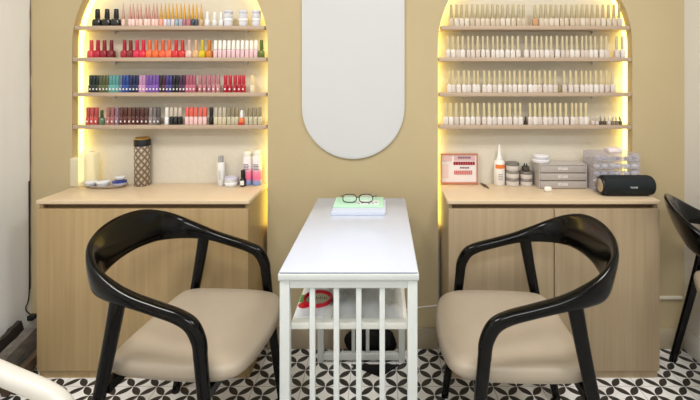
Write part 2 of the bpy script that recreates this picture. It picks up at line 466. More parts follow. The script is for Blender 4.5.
# on the table
def pX(x, s): return (x-CX)/s
tag(MB().box(-.225, .008, 1.835, 2.02, TZ+.0005, TZ+.007, .001).box(-.221, .012, 1.84, 2.03, TZ+.0075, TZ+.012, .001).build('papers', mat('bluish_paper', (206, 214, 232), .6), None, (-.1, 1.93, TZ)),
    'small stack of pale blue papers lying on the far end of white table', 'papers')
g = thing('green_leaflet', (-.105, 2.0, TZ+.0125), 'mint green printed leaflet lying on papers under the eyeglasses', 'leaflet')
MB().box(-.222, .002, 1.90, 2.055, TZ+.0125, TZ+.0165, .0008).build('cover', mat('mint_paper', (190, 232, 205), .6), g)
pr_ = MB().box(-.12, -.02, 1.93, 2.0, TZ+.0166, TZ+.0172)
pr_.build('printed_patch', mat('pale_print', (232, 240, 236), .6), g)
k_ = MB()
for i in range(6):
    k_.box(-.115+i*.016, -.106+i*.016, 1.94+.01*(i % 3), 1.95+.01*(i % 3), TZ+.0173, TZ+.0176)
k_.build('print', mat('grey_print', (90, 110, 120), .6), g)
# eyeglasses
gx, gy, gz = pX(358, 218), 1.955, TZ+.0175
g = thing('eyeglasses', (gx, gy, gz), 'black rimmed eyeglasses resting open on the mint green leaflet', 'eyeglasses')
mf = MB(); ml = MB()
for sg in (-1, 1):
    c = gx+sg*.037
    pts = []
    for k in range(24):
        a = 2*PI*k/24; ca, sa = math.cos(a), math.sin(a)
        pts.append((c+.031*math.copysign(abs(ca)**.7, ca), gy-.004*sa, gz+.0215+.0195*math.copysign(abs(sa)**.75, sa)))
    mf.tube(pts, .0022, 6, True)
    ml.rings([[(p[0], p[1]-.0006, p[2]) for p in pts], [(p[0], p[1]+.0006, p[2]) for p in pts]], smooth=False)
mf.tube([(gx-.008, gy, gz+.024), (gx, gy-.002, gz+.028), (gx+.008, gy, gz+.024)], .0022, 6)
MF = mat('black_glasses_frame', (22, 22, 24), .3)
mf.build('frame', MF, g); ml.build('lens', mat('glass_lens', (225, 240, 232), .05, alpha=.18), g)
for sg in (-1, 1):
    MB().tube([(gx+sg*.070, gy, gz+.028), (gx+sg*.074, gy+.01, gz+.028), (gx+sg*.082, gy+.07, gz+.016), (gx+sg*.084, gy+.10, gz+.004)], .002, 6).build('temple', MF, g)

# on the table's lower shelf
MR = mat('red_plastic', (206, 26, 46), .3)
c = thing('leaflet', (pX(298, 290), 1.5, ZT), 'white card with green square and red oval on the table shelf', 'leaflet')
MB().plate([(-.285, 1.37), (-.19, 1.37), (-.19, 1.56), (-.275, 1.56)], ZT+.0005, ZT+.003).build('card', M_PAPER, c)
MB().box(-.284, -.255, 1.455, 1.505, ZT+.0031, ZT+.0036).build('green_square', mat('green_print', (92, 150, 78), .5), c)
MB().lathe([(.0205, 0), (.0205, .0006)], (-.263, 1.437, ZT+.0031), 24).build('red_oval', MR, c)
r_ = thing('tape_roll', (pX(319, 288), 1.49, ZT), 'red ring-shaped roll lying behind the front slats on shelf', 'tape roll')
R = []
for k in range(32):
    a = 2*PI*k/32; cx_, cy_ = pX(319, 288), 1.468
    R.append([(cx_+r*math.cos(a), cy_+r*1.0*math.sin(a), z) for r, z in ((.049, ZT+.004), (.049, ZT+.015), (.044, ZT+.015), (.041, ZT+.004))])
MB().rings(R, closed=True).build('ring', MR, r_)
MB().lathe([(.041, ZT+.0045), (.041, ZT+.0065)], (pX(319, 288), 1.468, 0), 28, ex=(1, 1.0)).build('disc', mat('beige_disc', (206, 200, 178), .6), r_)
kk = MB()
for i in range(9): kk.box(-.252+i*.007, -.2485+i*.007, 1.468, 1.480+.006*(i % 2), ZT+.0067, ZT+.0071)
kk.build('print', mat('olive_print', (110, 118, 80), .6), r_)
# clear plastic bag over the shelf
def film(x0, x1, y0, y1, z0, amp, nx=26, ny=26):
    vs = []; fs = []
    for j in range(ny+1):
        for i in range(nx+1):
            u, v = i/nx, j/ny
            e = min(u, 1-u, v, 1-v)*6; e = min(1, e)
            z = z0+amp*e*(.55+.25*math.sin(u*11+v*5)+.2*math.sin(v*17-u*6)+random.uniform(-.12, .12))
            vs.append((x0+(x1-x0)*u, y0+(y1-y0)*v, z))
    for j in range(ny):
        for i in range(nx): a = j*(nx+1)+i; fs.append([a, a+1, a+nx+2, a+nx+1])
    return MB().add(vs, fs, True)
o = film(-.165, .066, 1.36, 1.80, ZT+.003, .05).build('plastic_bag', M_FILM, None, (-.05, 1.58, ZT)); tag(o, 'crumpled clear plastic bag spread over the lower table shelf', 'plastic bag')
o = thing('price_tag', (-.12, 1.5, ZT), 'small dark-printed slip lying beside the red ring on shelf', 'paper slip')
MB().box(-.175, -.122, 1.44, 1.53, ZT+.0008, ZT+.0018).build('slip', mat('grey_paper', (200, 204, 206), .6), o)
kk = MB()
for i in range(7):
    for j in range(2): kk.box(-.172+i*.007, -.1685+i*.007, 1.462+j*.014, 1.47+j*.014, ZT+.0019, ZT+.0023)
kk.build('print', MF, o)

# black bag behind the table
def blob(name, c, r, m, lab, cat, seed=3, sq=.55, flat=.0, amp=.1):
    rnd = random.Random(seed); ph = [rnd.uniform(0, 6) for _ in range(9)]
    R = []; n, k = 14, 26
    for i in range(n):
        b = -PI/2+PI*(i+.0)/(n-1)
        ring = []
        for q in range(k):
            a = 2*PI*q/k
            cb, sb = math.cos(b), math.sin(b)
            f = 1+amp*(math.sin(3*a+ph[0]+2*b)+.6*math.sin(7*a+ph[1])*math.cos(3*b+ph[2])+.4*math.sin(11*a+ph[3]+5*b))
            ring.append((c[0]+r[0]*max(cb, .02)**sq*math.cos(a)*f, c[1]+r[1]*max(cb, .02)**sq*math.sin(a)*f, c[2]+r[2]*(1+sb)*(1+.0*f)))
        R.append(ring)
    o = MB().rings(R).build(name, m, None, c)
    return tag(o, lab, cat)
blob('black_bag', (pX(371, 202), 2.133, .001), (.128, .028, .062), M_BAG, 'slumped black bag on the floor behind the table legs', 'bag', 5, .5, amp=.05)
o = MB().plate([(pX(352, 205), 2.05), (pX(399, 205), 2.05), (pX(388, 212), 2.0), (pX(381, 216), 1.965), (pX(372, 213), 1.99), (pX(361, 212), 2.02)], .0008, .006).build('black_cloth', M_BAG, None, (0, 2.0, 0))  # flat black pointed patch on the floor tiles
tag(o, 'flat black pointed patch lying on patterned tiles under the table', 'cloth')
# white cords
P = [px(347, 338, 2.125), px(350, 341, 2.07), px(354, 349, 2.07), px(355, 357, 2.062), (pX(356, 205), 2.055, .012)]
# (a thin cable along the wall between table and cabinet and another beyond the cabinet)
o = MB().tube(catmull([(-.33, YW-.0037, .20), (-.1, YW-.0037, .19), (.11, YW-.0037, .195), (.18, YW-.0037, .207), (.24, YW-.0037, .214), (.292, YW-.0037, .22)], 6), .0035, 6).build('cable', mat('white_cable', (232, 228, 216), .4), None, (.1, YW, .2))
tag(o, 'thin white cable running along the tan wall behind the table', 'cable')
o = MB().box(AR[1]+.001, XR-.014, YW-.012, YW-.0001, .250, .266, .003).build('cable_conduit', mat('white_conduit', (226, 218, 200), .4), None, (1.4, YW, .25))
tag(o, 'thin white conduit along the tan wall beside the two-door cabinet', 'conduit')
o = MB().tube(catmull([(-.150, 2.118, .20), (-.135, 2.112, .16), (-.118, 2.108, .09), (-.112, 2.11, .003)], 6), .002, 6).build('cord', mat('white_cord', (220, 218, 212), .4), None, (-.13, 2.11, 0))
tag(o, 'thin white cord hanging beside the black bag behind table', 'cord')

# ------------------------------------------------------------------ corner clutter beside the left cabinet
o = thing('power_plug', px(33, 317, 2.12), 'black power plug hanging from its cord in the corner beside the cabinet', 'plug')
q = px(33, 317, 2.12)
MB().box(q.x-.02, q.x+.018, q.y-.015, q.y+.015, q.z-.014, q.z+.012, .005).build('plug', M_BLACKP, o)
MB().tube(catmull([(q.x-.019, q.y+.01, q.z+.005), (XL+.012, 2.14, q.z+.03), (XL+.008, 2.165, q.z+.09), (XL+.007, 2.168, .55), (XL+.006, 2.168, .85)], 6), .003, 6).build('cord', M_BLACKP, o)
def plank(p0, p1, w_, th, m, name, lab, cat, seed):
    rnd = random.Random(seed); p0, p1 = Vector(p0), Vector(p1); d = (p1-p0); R = []
    up = Vector((0, 0, 1)); n = d.normalized().cross(up).normalized(); b = n.cross(d.normalized()).normalized()
    N = 12
    for i in range(N+1):
        c = p0+d*i/N; k = 1+rnd.uniform(-.08, .08)
        R.append([c+n*a*th/2*k+b*e*w_/2*k for a, e in ((-1, -1), (1, -1), (1.1, 0), (1, 1), (-1, 1), (-1.1, 0))])
    return tag(MB().rings(R, smooth=False).build(name, m, None, p0), lab, cat)
plank((-1.762, 1.80, .075), (-1.745, 2.08, .145), .12, .022, mat('dark_board', (52, 44, 38), .7, var=((20, 20, 60), .3)), 'dark_board', 'dark brown board slanting against the white wall beside the cabinet', 'board', 1)
plank((-1.70, 1.82, .045), (-1.66, 2.15, .17), .10, .05, mat('grey_wrap', (104, 98, 90), .55, var=((25, 25, 60), .4), bump=(30, .8)), 'wrapped_bundle', 'grey wrapped bundle between the dark boards and the oak cabinet', 'bundle', 2)
plank((-1.625, 1.84, .025), (-1.605, 2.15, .11), .05, .03, mat('brown_strip', (84, 66, 50), .7, var=((20, 20, 60), .3)), 'brown_board', 'low brown board tucked against the foot of oak cabinet', 'board', 3)

# ------------------------------------------------------------------ bottles
S = 195.0; YBOT = 2.205
def XX(p): return (p-CX)/S
ORDW = ['first', 'second', 'third', 'fourth', 'fifth', 'sixth', 'seventh', 'eighth', 'ninth', 'tenth', 'eleventh', 'twelfth', 'thirteenth', 'fourteenth', 'fifteenth', 'sixteenth', 'seventeenth', 'eighteenth', 'nineteenth', 'twentieth']
def ordw(i):
    if i < 20: return ORDW[i]
    return {2: 'twenty-', 3: 'thirty-', 4: 'forty-'}[(i+1)//10] + ORDW[(i+1) % 10-1] if (i+1) % 10 else {3: 'thirtieth', 4: 'fortieth'}[(i+1)//10]
_tm = {}
def tmpl(kind, part, rgb, **k):
    key = (kind, part, tuple(rgb), tuple(sorted(k.items())))
    if key in _tm: return _tm[key]
    m = MB()
    if kind == 'round':        # 0.09 m, rounded flacon with tall cap
        if part == 'body': m.lathe([(.0148, 0), (.0168, .002), (.0170, .014), (.0165, .029), (.0125, .036), (.0075, .038), (.0070, .041)], seg=16, sq=1.6)
        else: m.lathe([(.0092, .041), (.0096, .044), (.0086, .070), (.0080, .088), (.0065, .090)], seg=12)
    elif kind == 'slim':       # slim square bottle with wide cap
        if part == 'body': m.lathe([(.0092, 0), (.0098, .001), (.0098, .034), (.0088, .038), (.0060, .040), (.0060, .042)], seg=12, sq=4)
        elif part == 'label': m.box(-.0033, .0033, -.0106, -.0098, .012, .021)
        else: m.lathe([(.0085, .042), (.0088, .043), (.0082, .086), (.0070, .0875)], seg=12, sq=1)
    elif kind == 'nude':       # white square bottle with a long thin tapering cap
        if part == 'body': m.lathe([(.0118, 0), (.0123, .001), (.0123, .034), (.0112, .037), (.0062, .040), (.0058, .043)], seg=12, sq=4)
        else: m.lathe([(.0080, .043), (.0083, .046), (.0071, .075), (.0062, .109), (.005, .1105)], seg=10)
    elif kind == 'drop':       # little pot with a pointed cap
        if part == 'body': m.lathe([(.0088, 0), (.0094, .001), (.0094, .031), (.0075, .035), (.0058, .037)], seg=12)
        else: m.lathe([(.0062, .037), (.0072, .042), (.0060, .055), (.0042, .085), (.0014, .117)], seg=10)
    elif kind == 'jar':
        if part == 'body': m.lathe([(.019, 0), (.0205, .002), (.0205, .022), (.018, .024)], seg=20)
        else: m.lathe([(.0205, .0245), (.0212, .026), (.0212, .036), (.0195, .038)], seg=20)
    elif kind == 'vial':
        if part == 'body': m.lathe([(.0125, 0), (.014, .002), (.014, .030), (.011, .034), (.0065, .036)], seg=14)
        else: m.lathe([(.0075, .036), (.008, .038), (.0070, .072), (.0060, .074)], seg=12)
    me = m.build('tmp', cm(rgb, **k)); data = me.data; bpy.data.objects.remove(me)
    data.name = kind+'_'+part
    _tm[key] = data; return data
def bottle(kind, x, z, body, cap, label, cat='nail polish', group=None, name='nail_polish_bottle', dot=False, y=None, bk=None, ck=None, sc=1, caplabel=None):
    t = thing(name, (x, YBOT if y is None else y, z), label, cat, group)
    for part, rgb, k in (('body', body, bk or {'rough': .2, 'coat': .4}), ('cap', cap, ck or {'rough': .3})):
        o = bpy.data.objects.new({'body': 'bottle', 'cap': 'cap'}[part] if kind != 'jar' else {'body': 'jar', 'cap': 'lid'}[part], tmpl(kind, part, rgb, **k)); COL.objects.link(o); o.parent = t
    if dot:
        o = bpy.data.objects.new('label', tmpl(kind, 'label', (235, 232, 230), rough=.6)); COL.objects.link(o); o.parent = t
    t.scale = (sc, sc, sc)
    return t
def run(kind, items, z, shelf, group, dot=False, **kw):
    """items: (px, body rgb, cap rgb, colour words); ordinals within runs of the same words"""
    cnt = {}
    for it in items: cnt[it[3]] = cnt.get(it[3], 0)+1
    seen = {}
    for it in items:
        x, b, c, wd = it[:4]
        i = seen.get(wd, 0); seen[wd] = i+1
        if cnt[wd] == 1: lab = 'the one %s bottle on %s' % (wd, shelf)
        elif cnt[wd] == 2: lab = '%s of two %s bottles on %s' % (['left', 'right'][i], wd, shelf)
        else: lab = '%s %s bottle from the left on %s' % (ordw(i), wd, shelf)
        bottle(kind, XX(x), z, b, c, lab, group=group, dot=dot, **kw)

# ---- left niche, top shelf
Z = ZSH[0]+.0005
for x, l in ((97.6, 'outermost'), (107.2, 'middle'), (116.3, 'innermost')):
    t = bottle('round', XX(x), Z, (16, 16, 17), (14, 14, 15), '%s of three fat black bottles on the top coloured-polish shelf' % l, group='black bottles on the top shelf', sc=1.0)
    t.scale = (1.35, 1.1, .98)
dx = [123.4, 130.2, 133.4, 137.5, 141, 146, 149.2, 153.6, 157, 161.3, 165.4, 169, 173, 176.8, 181, 184.5, 189.2, 193, 196.8, 201.4]
bc = [(232, 200, 190), (238, 205, 198), (240, 214, 208), (236, 196, 184), (240, 210, 200), (238, 214, 206), (236, 202, 192), (240, 208, 196), (238, 198, 190), (240, 170, 150), (226, 214, 218), (190, 196, 214), (226, 206, 206), (150, 170, 190), (170, 186, 200), (186, 110, 128), (190, 120, 130), (70, 78, 92), (80, 86, 96), (206, 170, 130)]
for i, x in enumerate(dx):
    gold = x > 160
    c = (206, 158, 60) if gold else (196, 140, 128)
    bottle('drop', XX(x), Z, bc[i], c, '%s pointed %s-capped dropper bottle from the left on the top coloured-polish shelf' % (ordw(i), 'gold' if gold else 'pink'),
           'dropper bottle', 'pointed dropper bottles on the top shelf', 'dropper_bottle', bk={'rough': .15}, ck={'rough': .3, 'metal': .35})
for i, (x, wd) in enumerate(((207.5, 'nearest the pointed bottles'), (214.8, 'in the middle of three'), (221.2, 'touching the white jars'))):
    bottle('vial', XX(x), Z, (226, 224, 222), (232, 232, 232), 'small white vial %s on the top niche shelf' % wd, 'bottle', 'small white vials', 'small_bottle', sc=.98 if i else 1.0)
for x, up, l in ((228.6, 1, 'nearest the vials'), (243.3, 1, 'in the middle'), (256.6, 1, 'nearest the arch edge')):
    for k in (0, 1):
        t = bottle('jar', XX(x), Z+k*.0405, (222, 222, 228), (206, 206, 216) if k else (236, 236, 236), '%s white jar of the stack %s on the top shelf' % (['lower', 'upper'][k], l), 'jar', 'white jars on the top shelf', 'cosmetic_jar')
        t.scale = (1.1, 1.0, 1.04)
# ---- left niche, second shelf
Z = ZSH[1]+.0005
SH = 'the second coloured-polish shelf'
I = [(91.5, (214, 70, 78), 'pinkish red'), (98, (178, 22, 52), 'crimson'), (104.6, (146, 22, 44), 'crimson'), (111.6, (118, 20, 30), 'dark red'),
     (124.7, (168, 20, 44), 'crimson'), (130.8, (130, 40, 36), 'brick red'), (137.2, (214, 40, 74), 'hot pink'), (143.4, (222, 34, 62), 'hot pink'),
     (149.8, (234, 110, 56), 'orange'), (156.4, (232, 104, 48), 'orange'), (163, (232, 98, 56), 'orange'), (169.4, (232, 112, 74), 'coral orange'),
     (176.2, (212, 44, 50), 'red'), (182.6, (206, 54, 50), 'red'), (189.4, (222, 190, 176), 'pale pink'), (196.2, (222, 176, 128), 'beige'),
     (202.6, (214, 190, 30), 'yellow'), (209.4, (206, 122, 34), 'amber'), (261.6, (96, 112, 34), 'green')]
run('round', [(x, c, tuple(int(v*.93) for v in c), wd) for x, c, wd in I], Z, SH, 'polishes on the second coloured shelf')
for i in range(10):
    bottle('slim', XX(215.8+i*4.48), Z, (232, 196, 200), (244, 240, 230), '%s white-capped blush bottle of the tight row on the second coloured-polish shelf' % ordw(i), group='white-capped blush bottles', ck={'rough': .4})
# ---- left niche, third shelf
Z = ZSH[2]+.0005
G = [('dark green', (34, 46, 42), 3), ('olive green', (92, 96, 60), 3), ('teal', (96, 164, 160), 3), ('slate blue', (104, 116, 138), 1), ('royal blue', (40, 74, 150), 2), ('navy', (30, 40, 84), 3),
     ('lilac pink', (206, 150, 186), 2), ('violet', (124, 84, 168), 4), ('black', (34, 30, 36), 1), ('deep plum', (84, 34, 60), 1), ('indigo', (66, 56, 130), 2), ('blackish', (26, 24, 34), 2), ('aubergine', (74, 40, 70), 2), ('dusky rose', (184, 96, 116), 3)]
items = []; x = 90.5; n = sum(g[2] for g in G); i = 0
for wd, c, k in G:
    for _ in range(k):
        items.append((91.2+i*(194.5-91.2)/(n-1), c, tuple(int(v*.9) for v in c), wd)); i += 1
for i in range(5): items.append((200.5+i*4.5, [(188, 118, 122), (182, 112, 122), (174, 112, 124), (190, 126, 132), (196, 134, 136)][i], (176, 110, 118), 'dusty mauve'))
for i, x in enumerate((225.6, 230.2, 235.2, 239.6, 243.6)): items.append((x, (176, 20, 44), (184, 24, 46), 'crimson'))
items.append((252.4, (226, 214, 190), (220, 200, 150), 'cream'))
run('slim', items, Z, 'the third coloured-polish shelf', 'polishes on the third coloured shelf', dot=True)
# ---- left niche, lowest shelf
Z = ZSH[3]+.0005
items = []
seq = [(88.4, (196, 84, 78), 'coral red'), (92.6, (206, 90, 86), 'coral red'), (96.8, (196, 84, 80), 'coral red'), (108.6, (176, 110, 104), 'dusty rose'), (113, (170, 104, 104), 'dusty rose'), (117.4, (150, 118, 138), 'mauve'),
       (121.8, (104, 58, 50), 'brown'), (126, (96, 50, 44), 'brown'), (130.2, (112, 66, 52), 'brown'), (134.4, (90, 46, 42), 'brown'), (138.6, (82, 40, 38), 'brown'), (142.8, (98, 54, 48), 'brown'), (147, (92, 56, 52), 'brown'),
       (151.2, (150, 138, 134), 'grey'), (155.2, (130, 120, 118), 'grey'), (158.8, (96, 88, 88), 'dark taupe')]
items = [(x, c, tuple(int(v*.9) for v in c), wd) for x, c, wd in seq]
items += [(167.2, (240, 240, 240), (226, 220, 212), 'pure white')]
for i in range(3): items.append((171.8+i*4.3, (26, 26, 28), (196, 184, 168), 'cream-capped black'))
for x in (187.4, 191.8, 196.2, 200.8, 205.2): items.append((x, (240, 200, 196), (226, 98, 84), 'coral-capped pale pink'))
items.append((211.3, (24, 24, 26), (20, 20, 22), 'all-black'))
for x in (216.2, 220.4, 224.6): items.append((x, (212, 200, 168), (190, 178, 158), 'ivory'))
for x in (229.2, 233.4, 237.2, 246.8, 251.2, 255.6, 260.0): items.append((x, (196, 188, 160), (142, 130, 104), 'olive-capped beige'))
run('slim', items[:16], Z, 'the lowest coloured-polish shelf', 'polishes on the lowest coloured shelf', dot=True)
run('slim', items[16:], Z, 'the lowest coloured-polish shelf', 'polishes on the lowest coloured shelf', dot=False)
t = bottle('vial', XX(102.9), Z, (94, 120, 92), (50, 66, 48), 'squat sage green bottle with dark cap on the lowest coloured-polish shelf')
t.location.y = 2.198
t = bottle('vial', XX(242.3), Z, (230, 120, 60), (242, 242, 240), 'small white-capped bottle with red and yellow label on lowest shelf')
o = MB().box(-.0142, .0142, -.0152, -.0142, .002, .012).build('label', cm((196, 40, 44), .5)); o.parent = t; t.location.y = 2.196
# ---- right niche
rows = [
 [451.1, 456.5, 461.5, 466.7, 472.1, 477.4, 482.5, 487.2, 492.4, 497.3, 502.3, 507.7, 513, 518.6, 523.3, 534.9, 541, 545.8, 550.9, 556, 561.3, 565.8, 571.8, 576.8, 582, 586.9, 592.1, 597.3, 602.8, 608.4, 613.8, 619],
 [447.9, 453, 458, 462.6, 468.2, 472.6, 477.6, 482.8, 487.4, 492.9, 497.4, 501.7, 507.2, 512.4, 517.9, 525.9, 532, 536.8, 541.3, 546.3, 551, 556.9, 562.2, 566.6, 571.5, 576.7, 582, 586.1, 590.5, 595, 601.2, 606.1, 616.6, 622.3],
 [449.2, 453.1, 458.5, 464.1, 468.8, 474.1, 477.8, 484.2, 489.1, 494.4, 499.5, 505.2, 509.6, 514.3, 519.6, 524.5, 530, 534.6, 539.3, 544.9, 549.8, 555, 564.1, 570.3, 575.9, 581.6, 586, 590.3, 595.6, 600.9, 606.6, 612.2],
 [445.8, 451, 456.3, 461.8, 467.5, 472.5, 477.8, 483.9, 489.1, 494.2, 499.5, 504.9, 509.6, 515.2, 520.1, 530, 534.9, 539.6, 544.9, 549.8, 555, 560.3, 565.9, 572, 575.9, 580.8, 585.7]]
for r, row in enumerate(rows):
    for i, x in enumerate(row):
        Z = ZSH[r]+.0005
        cap = [(178, 164, 126), (200, 186, 150), (206, 190, 146), (208, 194, 150)][r]
        b = random.choice([(222, 212, 202), (216, 204, 194), (208, 194, 182), (226, 218, 210)])
        if r == 0: b = random.choice([(208, 192, 170), (216, 204, 186), (200, 182, 158)])
        if r == 0 and i in (15,): b = (196, 150, 112)
        t = bottle('nude', XX(x), Z, b, cap, '%s nude-capped bottle from the left on the %s shelf of the nude-bottle niche' % (ordw(i), ORD[r]), group='nude-capped bottles on the %s shelf' % ORD[r])
        if x - (row[i-1] if i else 0) < 4.6 or (i+1 < len(row) and row[i+1]-x < 4.6): t.scale = (.86, 1, 1)
t = bottle('vial', XX(525.6), ZSH[3]+.0005, (40, 30, 30), (60, 50, 46), 'short dark bottle in the gap on the lowest nude-bottle shelf', name='small_bottle', cat='bottle'); t.scale = (.6, .6, .55)
t = bottle('vial', XX(559.4), ZSH[2]+.0005, (150, 132, 84), (176, 160, 110), 'short olive bottle in the gap on the third nude-bottle shelf', name='small_bottle', cat='bottle'); t.scale = (.6, .6, .55)
# little pots and glass charms at the end of the lowest shelf
for i in range(8):
    x = 592.5+i*3.9; 
    t = thing('charm_pot', (XX(x), 2.2, ZSH[3]+.0005), '%s tiny pot holding glass charms, from the bottles, on the lowest shelf' % ordw(i), 'charm pot', 'tiny charm pots on the lowest shelf')
    z0 = ZSH[3]+.0005; c0 = XX(x)
    MB().lathe([(.007, z0), (.0085, z0+.001), (.0085, z0+.018), (.0075, z0+.019)], (c0, 2.2, 0), 10).build('pot', cm(random.choice([(70, 62, 48), (120, 108, 90), (60, 54, 50), (210, 196, 190)]), .3), t)
    a = random.uniform(-.25, .25); h = random.uniform(.022, .034)
    MB().rings([[(c0+a*k*h+w_*math.cos(q*PI/2), 2.2+w_*math.sin(q*PI/2), z0+.0192+k*h) for q in range(4)] for k, w_ in ((0, .003), (.5, .006), (1, .0012))], smooth=False).build('charm', cm(random.choice([(150, 150, 140), (196, 190, 180), (110, 112, 104)]), .15, metal=.3), t)

# ------------------------------------------------------------------ on the left cabinet
ZK = .8155
def Xat(p, Y): return (p-CX)*Y/F
# white jerrycan
Y = 2.195; c0 = Xat(84, Y)
t = thing('plastic_jug', (c0, Y, ZK), 'translucent white plastic jug with a handle at the end of the worktop', 'jug')
MJ = mat('milky_plastic', (246, 242, 214), .35, alpha=.55)  # yellow glow of the strip light is put into the base colour
def ZY(y, Y): return H-(y-CY)*Y/F
MB().box(c0-.064, c0+.004, Y-.022, Y+.03, ZK, ZY(157, Y), .014, seg=4).build('body', MJ, t)
MB().box(c0+.005, c0+.062, Y-.018, Y+.035, ZK, ZY(152, Y), .012, seg=4).build('side_body', MJ, t)
MB().tube(catmull([(c0-.02, Y, ZY(157.5, Y)), (c0-.005, Y, ZY(152.5, Y)), (c0+.02, Y, ZY(149.5, Y)), (c0+.045, Y, ZY(151.5, Y))], 5), .006, 8).build('handle', MJ, t)
# tray with small pots
Y = 2.195; c0 = Xat(107, Y)
t = thing('tray', (c0, Y, ZK), 'shallow oval grey tray holding small pots beside the milky jug', 'tray')
MB().lathe([(.075, ZK), (.098, ZK+.003), (.110, ZK+.014), (.108, ZK+.015), (.094, ZK+.006), (.01, ZK+.0055)], (c0, Y, 0), 32, ex=(.96, .5)).build('tray', mat('grey_tray', (190, 180, 172), .25, metal=.4), t)
for i, (p, dy, z_, r, h, c, wd) in enumerate(((93, -.012, .007, .028, .026, (196, 200, 206), 'grey-blue squat pot nearest the milky jug, on the grey tray'), (105.5, -.018, .007, .030, .028, (214, 218, 220), 'pale round pot in the middle of the grey tray'), (119.5, 0, .007, .032, .026, (206, 210, 226), 'pale pot with blue rim at the tray end nearest the tumbler'), (120, .002, .0365, .024, .016, (224, 220, 226), 'small white pot stacked on the blue-rimmed pot'))):
    xx = Xat(p, Y)
    q = thing('small_pot', (xx, Y+dy, ZK+z_), wd, 'pot', 'small pots on the tray')
    m = MB().lathe([(r*.75, ZK+z_), (r*.95, ZK+z_+.004), (r, ZK+z_+h*.6)], (xx, Y+dy, 0), 20)
    m.build('pot', cm(c, .25), q)
    MB().lathe([(r*1.05, ZK+z_+h*.62), (r*1.06, ZK+z_+h*.85), (r*.9, ZK+z_+h)], (xx, Y+dy, 0), 20).build('lid', cm((44, 60, 140) if i == 2 else (226, 228, 230), .2), q)
# monogram tumbler
Y = 2.226; c0 = Xat(142.3, Y)
M_MONO = mat('diamond_pattern_canvas', (150, 132, 112), .45)
nt = M_MONO.node_tree; b = nt.nodes['Principled BSDF']
tc = nt.nodes.new('ShaderNodeTexCoord'); sp = nt.nodes.new('ShaderNodeSeparateXYZ'); nt.links.new(tc.outputs['Object'], sp.inputs[0])
def mth(op, a, bb=None):
    n = nt.nodes.new('ShaderNodeMath'); n.operation = op
    for i, v in enumerate((a, bb)):
        if v is None: continue
        if isinstance(v, (int, float)): n.inputs[i].default_value = v
        else: nt.links.new(v, n.inputs[i])
    return n.outputs[0]
ang = mth('MULTIPLY', mth('ARCTAN2', sp.outputs[1], sp.outputs[0]), 4/PI)
zz = mth('DIVIDE', sp.outputs[2], .037)
p_ = mth('ABSOLUTE', mth('SUBTRACT', mth('FRACT', mth('ADD', mth('ADD', ang, zz), 50)), .5))
q_ = mth('ABSOLUTE', mth('SUBTRACT', mth('FRACT', mth('ADD', mth('SUBTRACT', ang, zz), 50)), .5))
cr = nt.nodes.new('ShaderNodeValToRGB'); nt.links.new(mth('MAXIMUM', p_, q_), cr.inputs[0])
e = cr.color_ramp.elements
e[0].position = .12; e[0].color = (*lin((206, 196, 180)), 1); e[1].position = .28; e[1].color = (*lin((150, 134, 116)), 1)
k = e.new(.38); k.color = (*lin((160, 144, 124)), 1); k = e.new(.44); k.color = (*lin((92, 78, 66)), 1)
nt.links.new(cr.outputs[0], b.inputs['Base Color'])
t = thing('tumbler', (c0, Y, ZK), 'tall tumbler in beige and brown diamond pattern with black band and gold lid', 'tumbler')
zt = ZY(137, Y)
MB().lathe([(.034, ZK), (.0375, ZK+.003), (.0385, zt-.045)], (c0, Y, 0), 32).build('body', M_MONO, t)
MB().lathe([(.0395, zt-.0445), (.0395, zt-.014), (.038, zt-.011)], (c0, Y, 0), 32).build('band', M_BLACKP, t)
MB().lathe([(.036, zt-.0108), (.0365, zt-.004), (.031, zt)], (c0, Y, 0), 32).build('lid', mat('gold_lid', (200, 160, 84), .25, metal=.9), t)
# white bottle with silver cap
Y = 2.225; c0 = Xat(221, Y)
t = thing('lotion_bottle', (c0, Y, ZK), 'slim white bottle with a silver cap on the worktop beside the stacked compacts', 'bottle')
zt = ZY(156, Y)
MB().lathe([(.017, ZK), (.019, ZK+.002), (.019, zt-.036), (.016, zt-.031)], (c0, Y, 0), 24).build('bottle', cm((232, 232, 232), .2), t)
MB().lathe([(.0135, zt-.0305), (.0135, zt-.001), (.012, zt)], (c0, Y, 0), 24).build('cap', cm((196, 198, 202), .15, metal=.8), t)
kk = MB(); [kk.box(c0-.006, c0+.006, Y-.0202, Y-.0192, ZK+.035+i*.008, ZK+.038+i*.008) for i in range(6)]; kk.build('print', cm((170, 176, 184), .5), t)
# two stacked compacts
Y = 2.22; c0 = Xat(231.4, Y)
for k in (0, 1):
    t = thing('compact', (c0, Y, ZK+k*.0225), '%s round white compact between slim white bottle and dark dropper bottle' % ['lower', 'upper'][k], 'compact', 'stacked white compacts')
    z_ = ZK+k*.0225
    MB().lathe([(.032, z_), (.034, z_+.002), (.034, z_+.011)], (c0, Y, 0), 28).build('base', cm((228, 228, 232), .3), t)
    MB().lathe([(.0345, z_+.0115), (.0345, z_+.019), (.032, z_+.022)], (c0, Y, 0), 28).build('lid', cm((206, 204, 220) if k else (236, 236, 238), .2), t)
# dark dropper bottle
Y = 2.205; c0 = Xat(243, Y); zt = ZY(170, Y)
t = thing('dark_bottle', (c0, Y, ZK), 'small dark bottle with black cap and white label before the pink spray cans', 'bottle')
MB().lathe([(.0135, ZK), (.015, ZK+.002), (.015, ZK+.034), (.009, ZK+.041), (.0085, ZK+.044)], (c0, Y, 0), 20).build('bottle', cm((30, 24, 24), .15), t)
MB().lathe([(.0105, ZK+.0445), (.0105, zt-.002), (.009, zt)], (c0, Y, 0), 20).build('cap', cm((18, 18, 18), .4), t)
MB().box(c0-.010, c0+.010, Y-.0165, Y-.0148, ZK+.008, ZK+.031, .0005).build('label', cm((232, 230, 228), .6), t)
